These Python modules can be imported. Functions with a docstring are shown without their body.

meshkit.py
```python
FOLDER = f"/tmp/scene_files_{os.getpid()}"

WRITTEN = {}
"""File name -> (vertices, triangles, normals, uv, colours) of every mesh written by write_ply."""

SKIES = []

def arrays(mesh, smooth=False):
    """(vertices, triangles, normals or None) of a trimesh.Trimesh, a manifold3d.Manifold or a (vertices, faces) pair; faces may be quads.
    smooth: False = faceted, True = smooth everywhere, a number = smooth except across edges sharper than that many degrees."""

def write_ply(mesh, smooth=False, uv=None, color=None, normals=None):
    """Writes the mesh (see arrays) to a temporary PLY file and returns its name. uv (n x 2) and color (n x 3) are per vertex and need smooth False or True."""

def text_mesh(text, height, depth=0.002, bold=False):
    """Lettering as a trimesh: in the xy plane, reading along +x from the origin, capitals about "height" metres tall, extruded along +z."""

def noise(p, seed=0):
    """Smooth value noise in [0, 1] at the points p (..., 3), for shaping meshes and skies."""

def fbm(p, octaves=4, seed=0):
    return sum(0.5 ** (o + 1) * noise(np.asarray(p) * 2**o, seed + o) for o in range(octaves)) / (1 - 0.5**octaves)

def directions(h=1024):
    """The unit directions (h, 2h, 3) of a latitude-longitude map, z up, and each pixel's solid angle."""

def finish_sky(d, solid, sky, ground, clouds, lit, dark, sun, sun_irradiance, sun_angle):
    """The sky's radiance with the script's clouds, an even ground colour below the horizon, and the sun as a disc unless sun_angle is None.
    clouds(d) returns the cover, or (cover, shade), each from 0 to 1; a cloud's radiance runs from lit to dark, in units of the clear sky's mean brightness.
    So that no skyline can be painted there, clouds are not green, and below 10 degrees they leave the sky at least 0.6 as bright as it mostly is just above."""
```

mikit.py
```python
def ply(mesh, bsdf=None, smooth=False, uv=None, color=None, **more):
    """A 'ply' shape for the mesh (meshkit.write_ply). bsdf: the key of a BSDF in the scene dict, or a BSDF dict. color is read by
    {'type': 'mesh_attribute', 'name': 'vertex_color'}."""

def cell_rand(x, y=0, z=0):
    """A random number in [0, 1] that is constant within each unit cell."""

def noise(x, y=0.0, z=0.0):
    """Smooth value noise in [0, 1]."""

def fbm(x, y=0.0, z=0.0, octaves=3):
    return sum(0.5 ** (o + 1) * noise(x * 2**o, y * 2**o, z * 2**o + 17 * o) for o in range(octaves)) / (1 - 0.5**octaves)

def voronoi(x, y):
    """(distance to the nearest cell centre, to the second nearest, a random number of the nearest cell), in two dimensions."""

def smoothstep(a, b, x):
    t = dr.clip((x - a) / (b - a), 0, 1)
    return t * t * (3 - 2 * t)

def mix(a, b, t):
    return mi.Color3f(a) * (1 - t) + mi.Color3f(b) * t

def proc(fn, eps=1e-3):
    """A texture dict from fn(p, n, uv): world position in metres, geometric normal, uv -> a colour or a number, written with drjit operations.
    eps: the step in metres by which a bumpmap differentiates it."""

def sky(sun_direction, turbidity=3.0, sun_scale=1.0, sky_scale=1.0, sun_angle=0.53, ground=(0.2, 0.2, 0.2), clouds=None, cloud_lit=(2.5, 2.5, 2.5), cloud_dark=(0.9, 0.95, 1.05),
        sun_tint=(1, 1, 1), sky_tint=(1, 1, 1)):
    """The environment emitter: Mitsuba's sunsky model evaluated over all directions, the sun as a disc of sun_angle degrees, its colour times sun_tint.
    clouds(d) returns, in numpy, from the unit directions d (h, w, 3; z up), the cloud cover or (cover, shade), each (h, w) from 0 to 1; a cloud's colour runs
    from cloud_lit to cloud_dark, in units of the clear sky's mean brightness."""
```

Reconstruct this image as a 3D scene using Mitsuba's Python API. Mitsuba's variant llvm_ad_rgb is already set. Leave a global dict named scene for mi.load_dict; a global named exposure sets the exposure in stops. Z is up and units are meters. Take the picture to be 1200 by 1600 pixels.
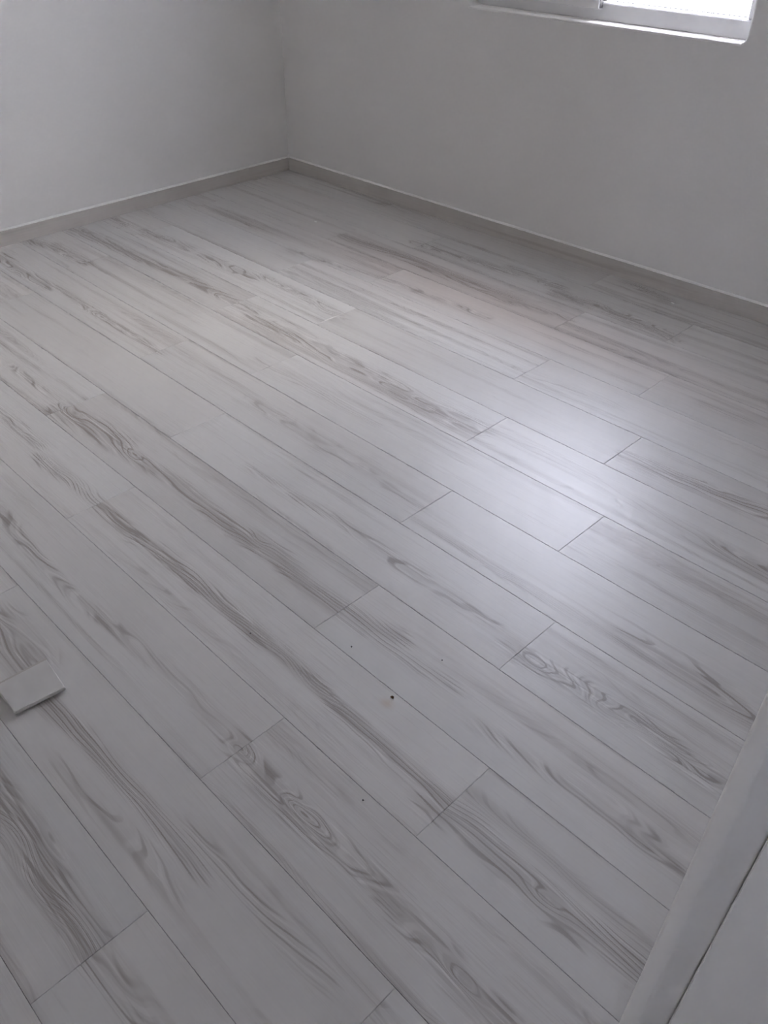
import math, random
import numpy as np
import trimesh
from shapely.geometry import Polygon, box as sbox
import drjit as dr
import mitsuba as mi
import mikit, meshkit
from mikit import proc, noise, fbm, smoothstep, mix, cell_rand

random.seed(7)
rng = np.random.default_rng(7)
T = mi.ScalarTransform4f
scene, labels = {}, {}

# ---------------------------------------------------------------- camera, sky, exposure
EYE = np.array([0.0, 0.0, 1.33579])
YAW, PITCH, ROLL, FPX = -0.7817647, 0.6639468, 0.0142824, 1309.02
_f = np.array([math.sin(YAW) * math.cos(PITCH), math.cos(YAW) * math.cos(PITCH), -math.sin(PITCH)])
_r = np.cross(_f, [0, 0, 1.0]); _r /= np.linalg.norm(_r)
_u = np.cross(_r, _f)
_up = -_r * math.sin(ROLL) + _u * math.cos(ROLL)
scene['camera'] = {'type': 'perspective', 'fov': math.degrees(2 * math.atan(600 / FPX)), 'fov_axis': 'x', 'near_clip': 0.02, 'far_clip': 200.0,
                   'to_world': T().look_at(origin=EYE.tolist(), target=(EYE + _f).tolist(), up=_up.tolist())}
exposure = 6.8
scene['sky'] = mikit.sky((0.26, 0.70, 0.66), turbidity=7.0, sun_scale=0.0, ground=(0.25, 0.25, 0.25),
                         clouds=lambda d: (0.72 + 0.2 * (meshkit.fbm(d * 3.0, 3) - 0.5), 0.25 * meshkit.fbm(d * 2.0, 3)),
                         cloud_lit=(1.0, 0.985, 1.08), cloud_dark=(0.8, 0.79, 0.88), sky_tint=(0.93, 0.91, 1.03))

# ---------------------------------------------------------------- room frame (walls stand 1.3 degrees off the plank direction)
W, L = 0.2, 1.2263                      # plank width and length
A = math.atan(0.0222)
EX, EY = np.array([math.cos(A), math.sin(A), 0]), np.array([-math.sin(A), math.cos(A), 0])
C0 = np.array([-3.6818, 2.9462, 0.0])   # corner between the two baseboard faces, on the floor
BT = 0.011                              # baseboard thickness
ORG = C0 + BT * (EY - EX)               # corner of the wall faces
M4 = np.eye(4); M4[:3, 0], M4[:3, 1], M4[:3, 3] = EX, EY, ORG
def w2r(x, y):
    d = np.array([x, y, 0]) - ORG
    return float(d @ EX), float(d @ EY)
def r2w(x, y, z=0.0):
    return ORG + EX * x + EY * y + np.array([0, 0, z])
HC = 2.5                                # ceiling height
XR = w2r(*(-0.096, 0.547))[0] + 0.012            # room face of the right wall
JY = w2r(*(-0.096, 0.547))[1]                    # the door jamb's near face
YF = -4.45                              # front wall face
XH = XR + 1.35                          # hall's far wall
WT = 0.10                               # thickness of the right wall

# ---------------------------------------------------------------- mesh helpers (room coordinates, turned into world)
def bx(x0, x1, y0, y1, z0, z1):
    m = trimesh.creation.box(extents=(x1 - x0, y1 - y0, z1 - z0))
    m.apply_translation(((x0 + x1) / 2, (y0 + y1) / 2, (z0 + z1) / 2))
    return m
def cbx(x0, x1, y0, y1, z0, z1, b=0.003):
    """box with chamfered edges"""
    import manifold3d as m3
    o = [np.array([(x, y, z) for x in (x0 + i, x1 - i) for y in (y0 + j, y1 - j) for z in (z0 + k, z1 - k)]) for i, j, k in ((b, b, 0), (b, 0, b), (0, b, b))]
    h = m3.Manifold.hull_points(np.vstack(o))
    g = h.to_mesh()
    return trimesh.Trimesh(g.vert_properties[:, :3], g.tri_verts, process=False)
def cat(*ms):
    return trimesh.util.concatenate(list(ms))
def world(m):
    m = m.copy(); m.apply_transform(M4); return m
def put(key, m, bsdf, smooth=False, room=True, **kw):
    n, k = key, 0
    while n in scene:
        k += 1; n = f'{key}_{k:03d}'
    scene[n] = mikit.ply(world(m) if room else m, bsdf, smooth=smooth, **kw)
    return n
def prism(poly, p0, p1):
    """extrude a cross-section (list of (a, b)) along the segment p0-p1 (room coordinates); a is sideways (left of travel), b is up"""
    p0, p1 = np.array(p0, float), np.array(p1, float)
    t = (p1 - p0) / np.linalg.norm(p1 - p0)
    s = np.cross([0, 0, 1], t)
    n = len(poly)
    V = np.vstack([[p + s * a + np.array([0, 0, b]) for a, b in poly] for p in (p0, p1)])
    F = [[i, (i + 1) % n, n + (i + 1) % n] for i in range(n)] + [[i, n + (i + 1) % n, n + i] for i in range(n)]
    tri = trimesh.creation.triangulate_polygon(Polygon(poly), engine='earcut')
    F += [[c, b, a] for a, b, c in tri[1]] + [[n + a, n + b, n + c] for a, b, c in tri[1]]
    m = trimesh.Trimesh(V, F, process=False)
    trimesh.repair.fix_normals(m)
    return m
def struct(key, label):
    labels[key] = {'label': label, 'kind': 'structure'}
def thing(key, label, cat, group=None):
    labels[key] = {'label': label, 'category': cat}
    if group: labels[key]['group'] = group

# ---------------------------------------------------------------- materials
STROKES = """22 100 -3554 1276 -3328 1267 -3133 1269
13 75 -3082 1296 -2798 1284 -2650 1284 -2375 1286
22 100 -3656 1439 -3501 1493 -3250 1499
20 100 -3655 1651 -3449 1662 -3210 1676
18 95 -3149 1678 -2833 1718 -2401 1706
22 90 -3380 1876 -3101 1901
20 80 -2972 1899 -2659 1904
20 60 -3661 1858 -3526 1851
20 40 -3413 2257 -3089 2261
12 50 -2601 877 -2330 878
30 95 -2237 859 -2101 875 -1956 889
20 60 -2370 726 -2116 722
25 90 -2735 2487 -2380 2502 -1796 2489
20 70 -2461 2666 -1965 2702
20 55 -2760 2202 -2240 2285 -1791 2304
20 70 -2629 1936 -2395 1939 -2153 1920
25 85 -2346 1684 -2036 1693 -1731 1705 -1483 1683 -1290 1699
20 35 -2087 1483 -1802 1491 -1535 1494
20 30 -1859 1305 -1554 1300
30 35 -2948 2939 -2429 2973
25 100 -1708 2670 -1511 2682 -1214 2655
20 70 -1995 2740 -1745 2720
20 50 -1796 2489 -1570 2507
20 60 -1570 2971 -1398 2938
20 40 -895 2311 -769 2313
22 95 -890 1889 -677 1908 -504 1926
20 30 -1427 2068 -1089 2108
16 95 -1919 879 -1795 885 -1654 903 -1475 890 -1338 887
16 75 -2026 690 -1863 698 -1744 699 -1555 697
16 70 -1464 711 -1311 706 -1188 712 -1086 705
13 65 -1894 505 -1681 486 -1567 482 -1448 482 -1301 499 -1196 502
14 50 -1157 508 -1040 508 -919 498
30 65 -1519 331 -1349 335
14 45 -1545 1285 -1402 1309 -1274 1299 -1173 1293
12 50 -1575 1084 -1464 1100
14 75 -1404 1094 -1267 1107 -1139 1104 -1015 1096 -973 1097
18 100 -1344 905 -1258 911 -1145 887 -1031 893 -941 899 -880 918
14 60 -879 891 -778 891 -707 906
12 60 -1106 720 -999 723 -886 714
20 35 -886 1084 -755 1102
20 85 -660 1072 -587 1078 -523 1095 -442 1083 -375 1100 -273 1085
18 70 -508 1282 -393 1296 -317 1299 -232 1277
20 60 -512 1709 -395 1696
12 85 -1229 290 -1096 308 -984 305 -889 308 -745 305
16 40 -1065 237 -904 248 -812 264 -730 253
16 75 -1090 132 -986 141 -910 136
13 85 -901 111 -815 105 -730 103 -688 112 -600 113
16 50 -780 345 -653 346 -556 340 -460 340
18 100 -881 501 -803 491 -711 491 -639 497
16 95 -639 497 -601 500 -515 506 -432 496 -357 496 -287 484 -240 484
20 100 -524 673 -468 695 -369 676 -286 682 -235 678 -173 695 -124 694
14 50 -576 868 -466 876 -397 882
12 60 -813 699 -652 695 -557 695 -504 693
20 75 -366 898 -237 891 -153 894
20 70 -250 1082 -186 1083
30 40 -616 1066 -558 1076"""
SEG = []
for line in STROKES.split('\n'):
    v = [int(t) / 1000 for t in line.split()]
    hw, s, pts = v[0] * 1.45, v[1] * 10, np.array(v[2:]).reshape(-1, 2)
    for a, b in zip(pts[:-1], pts[1:]):
        SEG.append((a[0], a[1], b[0] - a[0], (b[1] - a[1]), hw, s))
KNOTS = [(-0.872, 0.500, 0.030, 0.013), (-1.335, 0.903, 0.034, 0.014), (-2.200, 0.868, 0.055, 0.018), (-1.880, 0.884, 0.040, 0.012), (-0.615, 1.078, 0.035, 0.014), (-2.750, 1.284, 0.05, 0.014), (-0.700, 0.493, 0.040, 0.010), (-0.290, 0.678, 0.035, 0.014), (-0.300, 0.489, 0.04, 0.010)]
def strokes(x, y):
    m = mi.Float(0)
    for x0, y0, dx, dy, hw, s in SEG:
        t = dr.clip((x - x0) * (1 / dx), 0, 1)
        d = (y - y0 - t * dy) * (1 / hw)
        e = (x - x0 - t * dx) * (1 / 0.05)
        m = dr.maximum(m, s * dr.exp(-(d * d + e * e)))
    return m
def grain(p, uv):
    """the printed grain of the floor boards: (darkness, light line, hue) at a point of a board; uv = (metres along + 10 x seed, metres across)"""
    u, v = uv.x, uv.y
    sd = dr.floor(u * 0.1)
    k = sd * 7.31
    wob = 0.014 * (fbm(u * 2.2, v * 22.0, k, octaves=3) - 0.5) + 0.004 * (noise(u * 16.0, v * 90.0, k + 1.0) - 0.5)
    M = strokes(p.x, p.y + wob)
    # softer streaks of the board itself
    st = fbm(u * 1.1 + 3.0, v * 30.0, k + 2.0, octaves=3)
    soft = smoothstep(0.50, 0.80, st)
    # contour lines of the cathedral grain, closing to rings around the knots
    h = 1.15 * fbm(u * 1.5, v * 13.0 + 0.45 * noise(u * 9.0, v * 30.0, k), k + 5.0, octaves=2) + 0.045 * noise(u * 17.0, v * 60.0, k + 6.0)
    ph = h * 12.0 + v * 48.0
    for kx, ky, ka, kb in KNOTS:
        r2 = dr.square((p.x - kx) / ka) + dr.square((p.y + 2.0 * wob - ky) / kb)
        ph = ph + 1.7 * dr.exp(-r2)
        M = dr.maximum(M, 0.8 * dr.exp(-0.7 * r2))
    ring = 0.7 * dr.sin(6.2832 * ph) + 0.45 * dr.sin(6.2832 * (2.3 * ph + 0.8 * noise(u * 4.0, v * 60.0, k + 23.0)))
    fine = noise(u * 13.0, v * 330.0, k + 9.0)
    fib = noise(u * 40.0, v * 700.0, k + 11.0)
    tex = smoothstep(0.25, 0.75, noise(u * 5.0, v * 40.0, k + 13.0))
    dash = smoothstep(0.52, 0.85, fine) * tex
    brk = smoothstep(0.15, 0.6, noise(u * 5.0, v * 70.0, k + 15.0))
    line = smoothstep(0.15, 0.95, ring)
    zone = smoothstep(0.10, 0.55, M) + 0.45 * soft
    dark = M * 0.40 + 0.62 * line * (0.3 + 0.7 * brk) * zone + 0.36 * soft + 0.34 * dash * (0.35 + zone) + 0.12 * (fib - 0.5) + 0.20 * (fbm(u * 3.0, v * 70.0, k + 17.0, octaves=2) - 0.5)
    light = smoothstep(0.3, 1.0, -ring) * (0.4 + 0.6 * brk) * zone + 0.9 * smoothstep(0.62, 0.9, noise(u * 13.0, v * 330.0, k + 19.0)) * (0.25 + zone)
    hue = noise(u * 0.7, v * 6.0, k + 21.0)
    return dark, light, hue, fine, M
def floor_color(p, n, uv):
    dark, light, hue, fine, M = grain(p, uv)
    tone = 0.94 + 0.10 * cell_rand(dr.floor(uv.x * 0.1), 3.0) + 0.05 * (noise(uv.x * 0.9, uv.y * 9.0, 4.0) - 0.5)
    base = mix((0.540, 0.524, 0.508), (0.530, 0.527, 0.519), hue) * tone
    deep = mix((0.240, 0.207, 0.184), (0.242, 0.226, 0.212), hue)
    c = mix(base, deep, dr.clip(dark * 0.90, 0, 0.85))
    c = c + mi.Color3f(0.06) * light
    # the few boards under the window are printed in a warmer brown
    wm = dr.exp(-(dr.square((p.x + 1.75) / 1.0) + dr.square((p.y - 2.40) / 0.20)))
    c = c * mix((1.0, 1.0, 1.0), (0.94, 0.865, 0.82), wm)
    # a faint brown stain beside the crumb
    q = dr.exp(-(dr.square((p.x + 0.757) / 0.014) + dr.square((p.y - 0.778) / 0.010)))
    c = mix(c, c * mi.Color3f(0.86, 0.72, 0.60), 0.6 * q)
    # the printed bevel along a board's long edges
    edge = dr.minimum(uv.y, W - uv.y)
    return c * (0.6 + 0.4 * smoothstep(0.0004, 0.0009, edge))
def floor_bump(p, n, uv):
    u, v = uv.x, uv.y
    k = dr.floor(u * 0.1) * 7.31
    return 0.5 * noise(u * 45.0, v * 330.0, k) + 0.5 * noise(u * 120.0, v * 230.0, k + 3.0)
scene['m_floor'] = {'type': 'twosided', 'bsdf': {'type': 'bumpmap', 'scale': 0.0004, 'arbitrary': proc(floor_bump, eps=4e-4), 'bsdf':
                    {'type': 'principled', 'base_color': proc(floor_color), 'roughness': 0.39, 'eta': 1.8}}}
def skirt_color(p, n, uv):
    u, v = uv.x, uv.y
    st = smoothstep(0.5, 0.85, fbm(u * 1.4, v * 40.0, 3.0, octaves=3))
    f = noise(u * 24.0, v * 700.0, 1.0)
    return mix((0.56, 0.535, 0.505), (0.41, 0.38, 0.345), dr.clip(0.55 * st + 0.15 * f, 0, 1))
scene['m_skirting'] = {'type': 'twosided', 'bsdf': {'type': 'principled', 'base_color': proc(skirt_color), 'roughness': 0.5, 'specular': 0.4}}
def plaster_color(p, n, uv):
    f = fbm(p.x * 1.7 + p.y * 0.7, p.y * 1.7, p.z * 1.7, octaves=3)
    g = noise(p.x * 160.0, p.y * 160.0, p.z * 160.0)
    return mix((0.730, 0.724, 0.706), (0.752, 0.746, 0.728), f) * (0.985 + 0.03 * g)
def plaster_bump(p, n, uv):
    return fbm(p.x * 70.0, p.y * 70.0, p.z * 70.0, octaves=2)
scene['m_wall'] = {'type': 'twosided', 'bsdf': {'type': 'bumpmap', 'scale': 0.0002, 'arbitrary': proc(plaster_bump, eps=2e-3), 'bsdf':
                   {'type': 'principled', 'base_color': proc(plaster_color), 'roughness': 0.8, 'specular': 0.25}}}
def flat(key, rgb, rough=0.5, spec=0.5, metal=0.0):
    scene[key] = {'type': 'twosided', 'bsdf': {'type': 'principled', 'base_color': {'type': 'rgb', 'value': list(rgb)}, 'roughness': rough, 'specular': spec, 'metallic': metal} if not metal else
                  {'type': 'principled', 'base_color': {'type': 'rgb', 'value': list(rgb)}, 'roughness': rough, 'metallic': metal}}
flat('m_ceiling', (0.80, 0.795, 0.785), 0.8, 0.2)
flat('m_caulk', (0.84, 0.83, 0.81), 0.45, 0.5)
flat('m_screed', (0.20, 0.19, 0.18), 0.9, 0.2)
flat('m_pvc', (0.80, 0.80, 0.80), 0.35, 0.5)
flat('m_paint', (0.715, 0.70, 0.675), 0.42, 0.5)
flat('m_gasket', (0.06, 0.06, 0.06), 0.6, 0.4)
flat('m_metal', (0.13, 0.13, 0.13), 0.45, metal=1.0)
flat('m_dark_slot', (0.03, 0.03, 0.03), 0.6, 0.3)
flat('m_crumb', (0.085, 0.05, 0.03), 0.9, 0.2)
flat('m_dark_crumb', (0.05, 0.048, 0.05), 0.9, 0.2)
flat('m_pale_crumb', (0.75, 0.74, 0.72), 0.8, 0.3)
scene['m_glass'] = {'type': 'thindielectric'}

# ---------------------------------------------------------------- floor: screed slab and every plank
room_poly = Polygon([r2w(x, y)[:2] for x, y in ((0.004, -0.004), (XR - 0.002, -0.004), (XR - 0.002, YF + 0.004), (0.004, YF + 0.004))])
door_poly = Polygon([r2w(x, y)[:2] for x, y in ((XR - 0.01, JY - 0.002), (XR + WT, JY - 0.002), (XR + WT, JY - 0.88), (XR - 0.01, JY - 0.88))])
area = room_poly.union(door_poly)
put('floor', bx(-0.2, XH + 0.1, YF - 0.1, 0.3, -0.06, -0.009), 'm_screed')
struct('floor', 'floor of pale grey wood-grain planks with dark streaks, laid across the empty room')
Y0 = 1.80922
CH, CD, TH = 0.0008, 0.0008, 0.008      # bevel width, bevel depth, plank thickness
def plank_mesh(poly, y_low, seed):
    """a board over a polygon: bottom, sides, bevel, top; uv along and across the grain"""
    def ring(pg):
        return np.array(pg.exterior.coords)[:-1]
    outer = poly.buffer(-0.0002, join_style=2)
    o = ring(outer)
    if Polygon(o).exterior.is_ccw is False: o = o[::-1]
    n = len(o)
    # inset every edge by CH
    i = []
    for k in range(n):
        a, b, c = o[k - 1], o[k], o[(k + 1) % n]
        e1, e2 = (b - a) / np.linalg.norm(b - a), (c - b) / np.linalg.norm(c - b)
        n1, n2 = np.array([-e1[1], e1[0]]), np.array([-e2[1], e2[0]])
        i.append(b + (n1 + n2) / (1 + n1 @ n2) * CH)
    i = np.array(i)
    rings = [np.c_[o, np.full(n, -TH)], np.c_[o, np.full(n, -CD)], np.c_[i, np.zeros(n)]]
    V, F = [], []
    for a, b in ((0, 1), (1, 2)):
        for k in range(n):
            j = (k + 1) % n
            s = len(V)
            V += [rings[a][k], rings[a][j], rings[b][j], rings[b][k]]
            F += [[s, s + 1, s + 2], [s, s + 2, s + 3]]
    s = len(V); V += list(rings[2]); F += [[s, s + k, s + k + 1] for k in range(1, n - 1)]
    s = len(V); V += list(rings[0]); F += [[s, s + k + 1, s + k] for k in range(1, n - 1)]
    V = np.array(V)
    uv = np.c_[V[:, 0] + 5.0 + 10 * seed, V[:, 1] - y_low]
    return trimesh.Trimesh(V, F, process=False), uv
ENDS = {-1: -0.884, 0: -1.2105, 1: -0.756, 2: -1.085, 3: -0.624, 4: -0.964, 5: -0.4905, 6: -0.8285, 7: -0.350, 8: -0.6915}
seed = 0
for k in range(-7, 32):
    y1 = Y0 - k * W; y0 = y1 - W
    if k in ENDS: e = ENDS[k] / 0.95
    elif k % 2: e = (-0.884 + (k + 1) / 2 * 0.1317) / 0.95
    else: e = (-1.2105 + k / 2 * 0.128) / 0.95
    e -= L * math.floor((e + 4.2) / L)
    x = e - L
    while x < 1.0:
        pg = sbox(x, y0, x + L, y1).intersection(area)
        for g in getattr(pg, 'geoms', [pg]):
            if g.is_empty or g.area < 0.0008: continue
            g = g.simplify(1e-4)
            if len(g.exterior.coords) > 7: g = g.convex_hull
            m, uv = plank_mesh(g, y0, seed)
            put('floor__plank', m, 'm_floor', room=False, uv=uv)
        seed += 1
        x += L

# ---------------------------------------------------------------- walls
WX0, WX1, WZ0, WZ1 = w2r(-2.535, 2.95)[0], w2r(-1.362, 2.97)[0], 0.869, 1.92     # the window opening
DT = 0.33                                # depth of the back wall
def rounded_opening():
    """the back wall with the opening cut through it; its front edges are rounded and a little uneven, as hand plastered"""
    pts = []
    r = 0.022
    for cx, cz, a0 in ((WX1 - r, WZ0 + r, -90), (WX1 - r, WZ1 - r, 0), (WX0 + r, WZ1 - r, 90), (WX0 + 0.045, WZ0 + 0.045, 180)):
        rr = r if cx != WX0 + 0.045 else 0.045
        for a in np.radians(np.linspace(a0, a0 + 90, 7)): pts.append((cx + rr * math.cos(a), cz + rr * math.sin(a)))
    dense = []
    P = np.array(pts)
    for a, b in zip(P, np.roll(P, -1, 0)):
        k = max(1, int(np.linalg.norm(b - a) / 0.012))
        for t in range(k): dense.append(a + (b - a) * t / k)
    P = np.array(dense)
    n = len(P)
    e = np.roll(P, -1, 0) - np.roll(P, 1, 0); e /= np.linalg.norm(e, axis=1, keepdims=True)
    out = np.c_[e[:, 1], -e[:, 0]]       # away from the opening
    wv = (meshkit.noise(np.c_[P * 26.0, np.zeros(n)], 3) - 0.5) * 0.005 + (meshkit.noise(np.c_[P * 75.0, np.zeros(n)], 5) - 0.5) * 0.0024
    rings = []
    for t, dy in ((1.0, 0.0), (0.55, 0.0012), (0.2, 0.0045), (0.0, 0.009)):
        Q = P + out * (0.009 * t + wv[:, None] * (0.4 + 0.6 * (1 - t)))
        rings.append(np.c_[Q[:, 0], np.full(n, dy), Q[:, 1]])
    rings.append(np.c_[P[:, 0] + out[:, 0] * 0, np.full(n, DT), P[:, 1]])
    V = np.vstack(rings); F = []
    for a in range(len(rings) - 1):
        for i in range(n):
            j = (i + 1) % n
            F += [[a * n + i, a * n + j, (a + 1) * n + j], [a * n + i, (a + 1) * n + j, (a + 1) * n + i]]
    reveal = trimesh.Trimesh(V, F, process=False)
    faces = []
    for y, hole in ((0.0, rings[0]), (DT, rings[-1])):
        pg = Polygon([(-0.2, -0.06), (XH + 0.1, -0.06), (XH + 0.1, HC + 0.1), (-0.2, HC + 0.1)], [hole[:, [0, 2]]])
        v, f = trimesh.creation.triangulate_polygon(pg, engine='earcut')
        faces.append(trimesh.Trimesh(np.c_[v[:, 0], np.full(len(v), y), v[:, 1]], f if y else f[:, ::-1], process=False))
    q = np.array([(-0.2, -0.06), (XH + 0.1, -0.06), (XH + 0.1, HC + 0.1), (-0.2, HC + 0.1)])
    rim = trimesh.Trimesh(np.vstack([np.c_[q[:, 0], np.zeros(4), q[:, 1]], np.c_[q[:, 0], np.full(4, DT), q[:, 1]]]), [f for i in range(4) for f in ([i, (i + 1) % 4, 4 + (i + 1) % 4], [i, 4 + (i + 1) % 4, 4 + i])], process=False)
    m = cat(reveal, *faces, rim); m.merge_vertices(digits_vertex=6)
    trimesh.repair.fix_normals(m)
    return m
put('wall_back', rounded_opening(), 'm_wall', smooth=35); struct('wall_back', 'white plastered wall under and around the window')
put('wall_left', bx(-0.2, 0.0, YF - 0.1, 0.0, -0.06, HC + 0.1), 'm_wall'); struct('wall_left', 'white plastered side wall, brightest towards the left edge of the photo')
HX0, HX1 = XR + 0.60, XR + 0.80           # the hall's own window, behind the camera
put('wall_front', cat(bx(0.0, HX0, YF - 0.1, YF, -0.06, HC + 0.1), bx(HX1, XH + 0.1, YF - 0.1, YF, -0.06, HC + 0.1), bx(HX0, HX1, YF - 0.1, YF, -0.06, 0.95), bx(HX0, HX1, YF - 0.1, YF, 2.1, HC + 0.1)), 'm_wall'); struct('wall_front', 'white wall opposite the window')
put('wall_right', cat(bx(XR, XR + WT, JY + 0.0252, -0.0005, -0.009, HC), bx(XR, XR + WT, YF + 0.0005, JY - 0.882, -0.009, HC), bx(XR, XR + WT, JY - 0.882, JY + 0.0252, 2.06, HC)), 'm_wall'); struct('wall_right', 'white wall with the doorway the camera stands in')
put('wall_hall', bx(XH, XH + 0.1, YF, -0.0005, -0.009, HC), 'm_wall'); struct('wall_hall', 'white wall of the hall behind the doorway')
put('ceiling', bx(0.0, XH, YF, 0.0, HC, HC + 0.1), 'm_ceiling'); struct('ceiling', 'white ceiling')

# ---------------------------------------------------------------- baseboards with a white caulk line
BH = 0.063
def skirt(key, p0, p1, label):
    sec = [(0.0005, 0.0002), (BT, 0.0002), (BT, BH - 0.003), (BT - 0.001, BH - 0.001), (BT - 0.003, BH), (0.0005, BH)]
    m = prism([(-a, b) for a, b in sec], p0, p1)
    inv = m.vertices
    d = np.array(p1) - np.array(p0); d = d / np.linalg.norm(d)
    uv = np.c_[(inv - np.array(p0)) @ d, inv[:, 2]]
    put(key, m, 'm_skirting', uv=uv)
    struct(key, label)
    # caulk: a thin hand-smoothed bead, its width a little uneven
    Lg = np.linalg.norm(np.array(p1) - np.array(p0)); nn = int(Lg / 0.02)
    sdir = np.cross([0, 0, 1], d)
    V, F = [], []
    for i in range(nn + 1):
        t = i / nn * Lg
        w = 0.0052 + 0.0022 * (float(meshkit.noise(np.array([t * 9.0, 1.0, len(key)]))) - 0.5)
        q = np.array(p0) + d * t
        for a, b in ((0.0002, 0.0), (BT - 0.0016 + 0.0, 0.0), (BT - 0.0022, 0.0012), (0.0035, 0.0022), (0.001, w * 1.1), (0.0002, w * 1.2)):
            V.append(q - sdir * a + np.array([0, 0, BH + b - 0.0001]))
    for i in range(nn):
        for j in range(6):
            a, b = i * 6 + j, i * 6 + (j + 1) % 6
            F += [[a, b, b + 6], [a, b + 6, a + 6]]
    e0, e1 = list(range(6)), list(range(nn * 6, nn * 6 + 6))
    F += [[e0[0], e0[k + 1], e0[k]] for k in range(1, 5)] + [[e1[0], e1[k], e1[k + 1]] for k in range(1, 5)]
    cm = trimesh.Trimesh(V, F, process=False); trimesh.repair.fix_normals(cm)
    k2 = put(key + '__caulk_line', cm, 'm_caulk', smooth=40)
    labels[k2] = {'label': 'thin white caulk line along the top edge'}
skirt('baseboard_left', (0, YF + 0.012, 0), (0, -0.0005, 0), 'beige-grey wood-look baseboard along the left wall')
skirt('baseboard_back', (BT + 0.0003, 0, 0), (XR - 0.012, 0, 0), 'beige-grey wood-look baseboard under the window wall')
skirt('baseboard_right', (XR, -0.0005, 0), (XR, JY + 0.085, 0), 'beige-grey wood-look baseboard along the doorway wall')
# a smear of caulk in the corner
blob = trimesh.creation.icosphere(2, 1.0); blob.vertices *= [0.006, 0.006, 0.013]
blob.vertices *= (1 + 0.35 * (meshkit.noise(blob.vertices * 220.0) - 0.5))[:, None]
blob.apply_translation((0.008, -0.008, BH + 0.006))
labels[put('baseboard_left__caulk_smear', blob, 'm_caulk', smooth=True)] = {'label': 'small white smear of caulk in the corner'}

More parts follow.
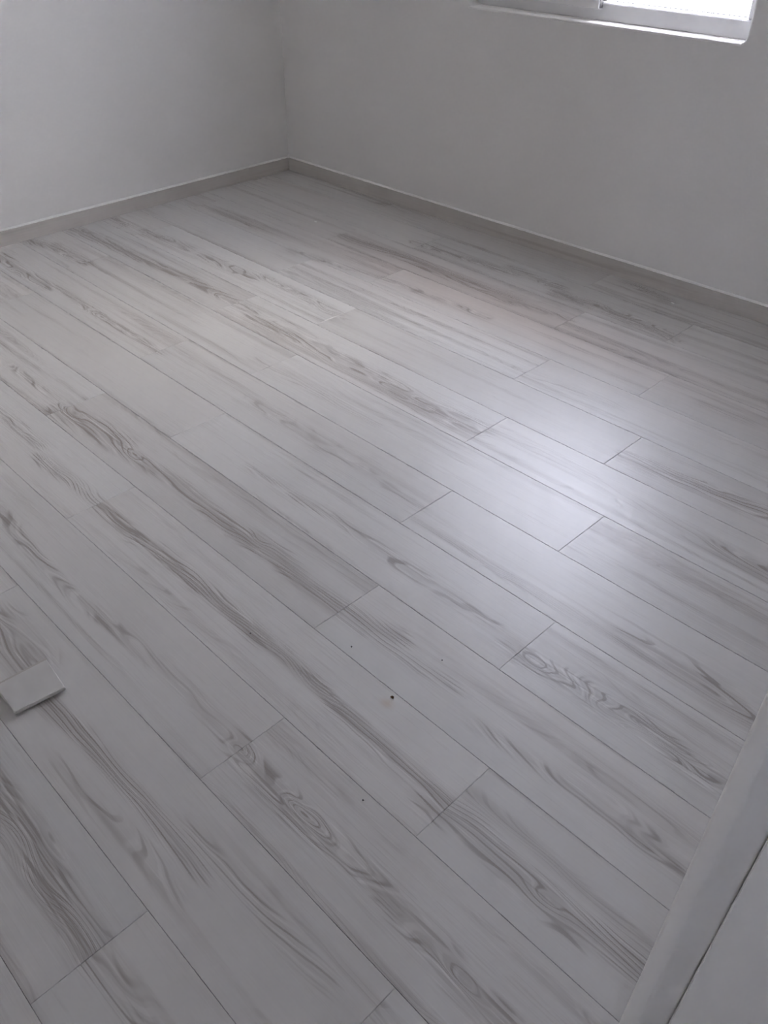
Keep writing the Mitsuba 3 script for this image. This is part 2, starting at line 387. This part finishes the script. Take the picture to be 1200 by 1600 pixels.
# ---------------------------------------------------------------- window: fixed frame, closed left sash, open right side
FY0, FY1 = 0.055, 0.125                  # fixed frame from its room face to its outer face
FZ = 0.928                               # top of the fixed bottom rail
wi = 0.036                               # how far the fixed frame shows beside the plaster
put('window_1', cat(cbx(WX0 + 0.001, WX1 - 0.001, FY0, FY1, WZ0 + 0.0006, FZ, 0.004), cbx(WX0 + 0.001, WX1 - 0.001, FY0, FY1, WZ1 - 0.058, WZ1 - 0.001, 0.004),
    cbx(WX0 + 0.001, WX0 + wi, FY0, FY1, FZ, WZ1 - 0.058, 0.004), cbx(WX1 - wi, WX1 - 0.001, FY0, FY1, FZ, WZ1 - 0.058, 0.004)), 'm_pvc')
struct('window_1', 'white two-leaf window set into the plastered opening, right half bright')
# sill: a thin plaster-white board whose front edge shows under the frame
def sill():
    n = 90
    V, F = [], []
    for i in range(n + 1):
        x = WX0 + 0.012 + (WX1 - WX0 - 0.024) * i / n
        o = 0.0022 * (float(meshkit.noise(np.array([x * 30.0, 2.0, 5.0]))) - 0.5)
        for y, z in ((FY0 + 0.01, 0.0012), (0.010, 0.0012), (0.003, 0.0005 + o), (-0.003 + o, -0.003), (-0.0035 + o, -0.006), (-0.0002, -0.010), (FY0 + 0.01, -0.010)):
            V.append((x, y, WZ0 + 0.0008 + z))
    k = 7
    for i in range(n):
        for j in range(k):
            a, b = i * k + j, i * k + (j + 1) % k
            F += [[a, b, b + k], [a, b + k, a + k]]
    F += [[0, j + 1, j] for j in range(1, k - 1)] + [[n * k, n * k + j, n * k + j + 1] for j in range(1, k - 1)]
    m = trimesh.Trimesh(V, F, process=False); trimesh.repair.fix_normals(m); return m
labels[put('window_1__sill', sill(), 'm_caulk', smooth=40)] = {'label': 'narrow white sill edge, brightest under the open half'}
SX = w2r(-1.945, 2.99)[0]                # free edge of the left sash
put('window_1__gasket', cat(bx(SX + 0.02, WX1 - wi - 0.004, FY1 - 0.018, FY1 - 0.014, FZ - 0.001, FZ + 0.0015)), 'm_gasket')
SY0, SY1, SZ, BR = 0.030, 0.098, 0.907, 0.14
sx0 = WX0 + 0.022
sash = cat(cbx(sx0, SX, SY0, FY0 - 0.0005, SZ, SZ + BR, 0.003), cbx(sx0, SX, SY0, FY0 - 0.0005, WZ1 - 0.125, WZ1 - 0.040, 0.003), cbx(sx0, sx0 + 0.075, SY0, FY0 - 0.0005, SZ + BR, WZ1 - 0.125, 0.003), cbx(SX - 0.075, SX, SY0, FY0 - 0.0005, SZ + BR, WZ1 - 0.125, 0.003),
           cbx(sx0 + 0.016, SX, FY0, SY1, FZ + 0.002, SZ + BR - 0.002, 0.002), cbx(sx0 + 0.016, SX, FY0, SY1, WZ1 - 0.123, WZ1 - 0.060, 0.002), cbx(sx0 + 0.016, sx0 + 0.073, FY0, SY1, SZ + BR - 0.002, WZ1 - 0.123, 0.002), cbx(SX - 0.073, SX, FY0, SY1, SZ + BR - 0.002, WZ1 - 0.123, 0.002))
labels[put('window_1__sash', sash, 'm_pvc')] = {'label': 'closed left sash of the window, grey in its own shade'}
put('window_1__sash__pane', bx(sx0 + 0.070, SX - 0.070, 0.070, 0.0702, SZ + BR - 0.005, WZ1 - 0.120), 'm_glass')
labels[put('window_1__sash__locking_rail', cat(bx(SX, SX + 0.002, 0.062, 0.078, FZ + 0.004, WZ1 - 0.08), *[cbx(SX + 0.002, SX + 0.010, 0.060, 0.080, z, z + 0.03, 0.002) for z in (0.933, 1.3, 1.6)]), 'm_metal')] = {'label': 'metal locking strip on the free edge of the sash'}
put('window_1__sash__rebate', cat(bx(SX, SX + 0.0012, SY0 + 0.004, FY0 - 0.001, SZ + 0.004, WZ1 - 0.045), bx(SX, SX + 0.0012, FY0 + 0.0005, 0.061, FZ + 0.003, WZ1 - 0.07), bx(SX, SX + 0.0012, 0.079, SY1 - 0.002, FZ + 0.003, WZ1 - 0.07)), 'm_gasket')

# ---------------------------------------------------------------- doorway at the right edge: casing, rounded lining, inner stop board
ex = XR - 0.012
SW = 0.050
def vprism(poly, z0, z1):
    m = trimesh.creation.extrude_polygon(Polygon(poly), z1 - z0, engine='earcut'); m.apply_translation((0, 0, z0)); return m
def arc(cx, cy, r, a0, a1, n=7):
    return [(cx + r * math.cos(a), cy + r * math.sin(a)) for a in np.radians(np.linspace(a0, a1, n))]
# plan of the jamb strip: rounded room-side corner, gently bowed face, rounding away into the joint
face = [(ex + 0.006 + (SW - 0.008) * t, JY - 0.003 * math.sin(math.pi * min(1, t * 1.6)) * (t < 0.625) + 0.021 * max(0.0, t - 0.30) ** 1.6 / 0.565) for t in np.linspace(0.04, 1.0, 18)]
plan = arc(ex + 0.006, JY + 0.006, 0.006, 180, 262) + face + [(face[-1][0] + 0.0006, JY + 0.024), (ex, JY + 0.024)]
put('door_1', vprism(plan, 0.0006, 2.05), 'm_paint', smooth=35)
struct('door_1', 'white painted door frame at the right edge of the photo')
cas = [(ex, JY + 0.0246), (XR - 0.0004, JY + 0.0246), (XR - 0.0004, JY + 0.075), (ex + 0.005, JY + 0.075), (ex, JY + 0.070)]
put('door_1__casing', vprism(cas, 0.0006, 2.11), 'm_paint')
put('door_1__stop_board', cbx(ex + SW, XR + WT + 0.06, JY + 0.010, JY + 0.0250, 0.0006, 2.05, 0.0015), 'm_paint')
put('door_1__casing', cbx(ex, XR - 0.0004, JY - 0.95, JY - 0.8824, 0.0006, 2.11, 0.003), 'm_paint')
put('door_1__lining', cbx(ex, XR + WT + 0.012, JY - 0.8818, JY - 0.870, 0.0006, 2.05, 0.003), 'm_paint')
put('door_1__lining', cbx(ex, XR + WT + 0.012, JY - 0.869, JY - 0.01, 2.046, 2.0595, 0.003), 'm_paint')

# ---------------------------------------------------------------- the offcut of board on the floor at the left edge
def offcut():
    cs = np.array([(-1.2590, .3270), (-1.1690, .3190), (-1.1790, .2220), (-1.2640, .2240)]) / 0.95
    return cs
cs = offcut()
ot, ob = 0.0125, 0.0030
c = cs.mean(0)
def quad_board(cs, z0, z1, b):
    top = c + (cs - c) * (1 - b / 0.05)
    V = np.vstack([np.c_[top, np.full(4, z0)], np.c_[cs, np.full(4, z0 + 0.001)], np.c_[cs, np.full(4, z1 - b * 0.8)], np.c_[top, np.full(4, z1)]])
    import manifold3d as m3
    g = m3.Manifold.hull_points(V).to_mesh()
    return trimesh.Trimesh(g.vert_properties[:, :3], g.tri_verts, process=False)
def offcut_color(p, n, uv):
    f = noise(p.x * 30.0, p.y * 60.0, 2.0)
    return mix((0.50, 0.49, 0.475), (0.55, 0.54, 0.525), f)
scene['m_offcut'] = {'type': 'twosided', 'bsdf': {'type': 'principled', 'base_color': proc(offcut_color), 'roughness': 0.5, 'specular': 0.4}}
flat('m_offcut_core', (0.42, 0.40, 0.37), 0.8, 0.2)
m = quad_board(cs, 0.0035, ot, 0.0015)
put('board_offcut', m, 'm_offcut', room=False)
thing('board_offcut', 'small square offcut of pale grey board lying on the floor at the left edge', 'offcut')
e0, e1 = cs[0], cs[3]
back = np.array([cs[0], cs[0] + (cs[0] - cs[1]) * 0.06, cs[3] + (cs[3] - cs[2]) * 0.06, cs[3]])
V = np.vstack([np.c_[back, np.full(4, 0.0045)], np.c_[back, np.full(4, 0.0105)]])
import manifold3d as m3
g = m3.Manifold.hull_points(V).to_mesh()
k = put('board_offcut__tongue', trimesh.Trimesh(g.vert_properties[:, :3], g.tri_verts, process=False), 'm_offcut_core', room=False)
labels[k] = {'label': 'thin tongue along the far edge'}
foot = c + (cs - c) * 0.90
V = np.vstack([np.c_[foot, np.full(4, 0.0003)], np.c_[foot, np.full(4, 0.0036)]])
g = m3.Manifold.hull_points(V).to_mesh()
k = put('board_offcut__backing', trimesh.Trimesh(g.vert_properties[:, :3], g.tri_verts, process=False), 'm_offcut_core', room=False)
labels[k] = {'label': 'dark set-back underside'}

# ---------------------------------------------------------------- crumbs on the planks
def crumb(key, x, y, r, bsdf, label, s):
    m = trimesh.creation.icosphere(2, 1.0)
    v = m.vertices * (0.75 + 0.7 * (meshkit.noise(m.vertices * 1.7 + s * 3.1, s)))[:, None]
    v *= [r, r * 0.8, r * 0.55]
    v[:, 2] -= v[:, 2].min() - 0.0001
    m.vertices = v + [x, y, 0]
    k = put(key, m, bsdf, smooth=True, room=False)
    thing(k, label, 'crumb')
crumb('crumb', -0.759, 0.796, 0.0033, 'm_crumb', 'brown crumb of dirt on the floor near the middle, largest of the crumbs', 1)
crumb('crumb', -0.631, 0.593, 0.0017, 'm_dark_crumb', 'tiny dark crumb nearest the bottom of the photo, on the plank with the strong knot', 2)
crumb('crumb', -0.756, 0.942, 0.0015, 'm_dark_crumb', 'tiny dark crumb above and to the right of the brown crumb', 3)
crumb('crumb', -0.917, 0.831, 0.0018, 'm_dark_crumb', 'tiny dark crumb left of the brown crumb, beside a plank end joint', 4)
crumb('crumb', -1.099, 0.699, 0.0016, 'm_dark_crumb', 'tiny dark crumb on a grain streak, leftmost of the dark crumbs', 5)
crumb('crumb', -1.356, 2.915, 0.0055, 'm_pale_crumb', 'small pale plaster crumb by the baseboard under the window', 6)
import manifold3d as _m
nail = trimesh.creation.torus(0.0045, 0.0022, major_sections=20, minor_sections=8)
nail.apply_translation((-2.969, 2.514, 0.0023))
put('washer', nail, 'm_pale_crumb', smooth=True, room=False)
thing('washer', 'tiny pale ring lying on the floor near the far corner', 'ring')
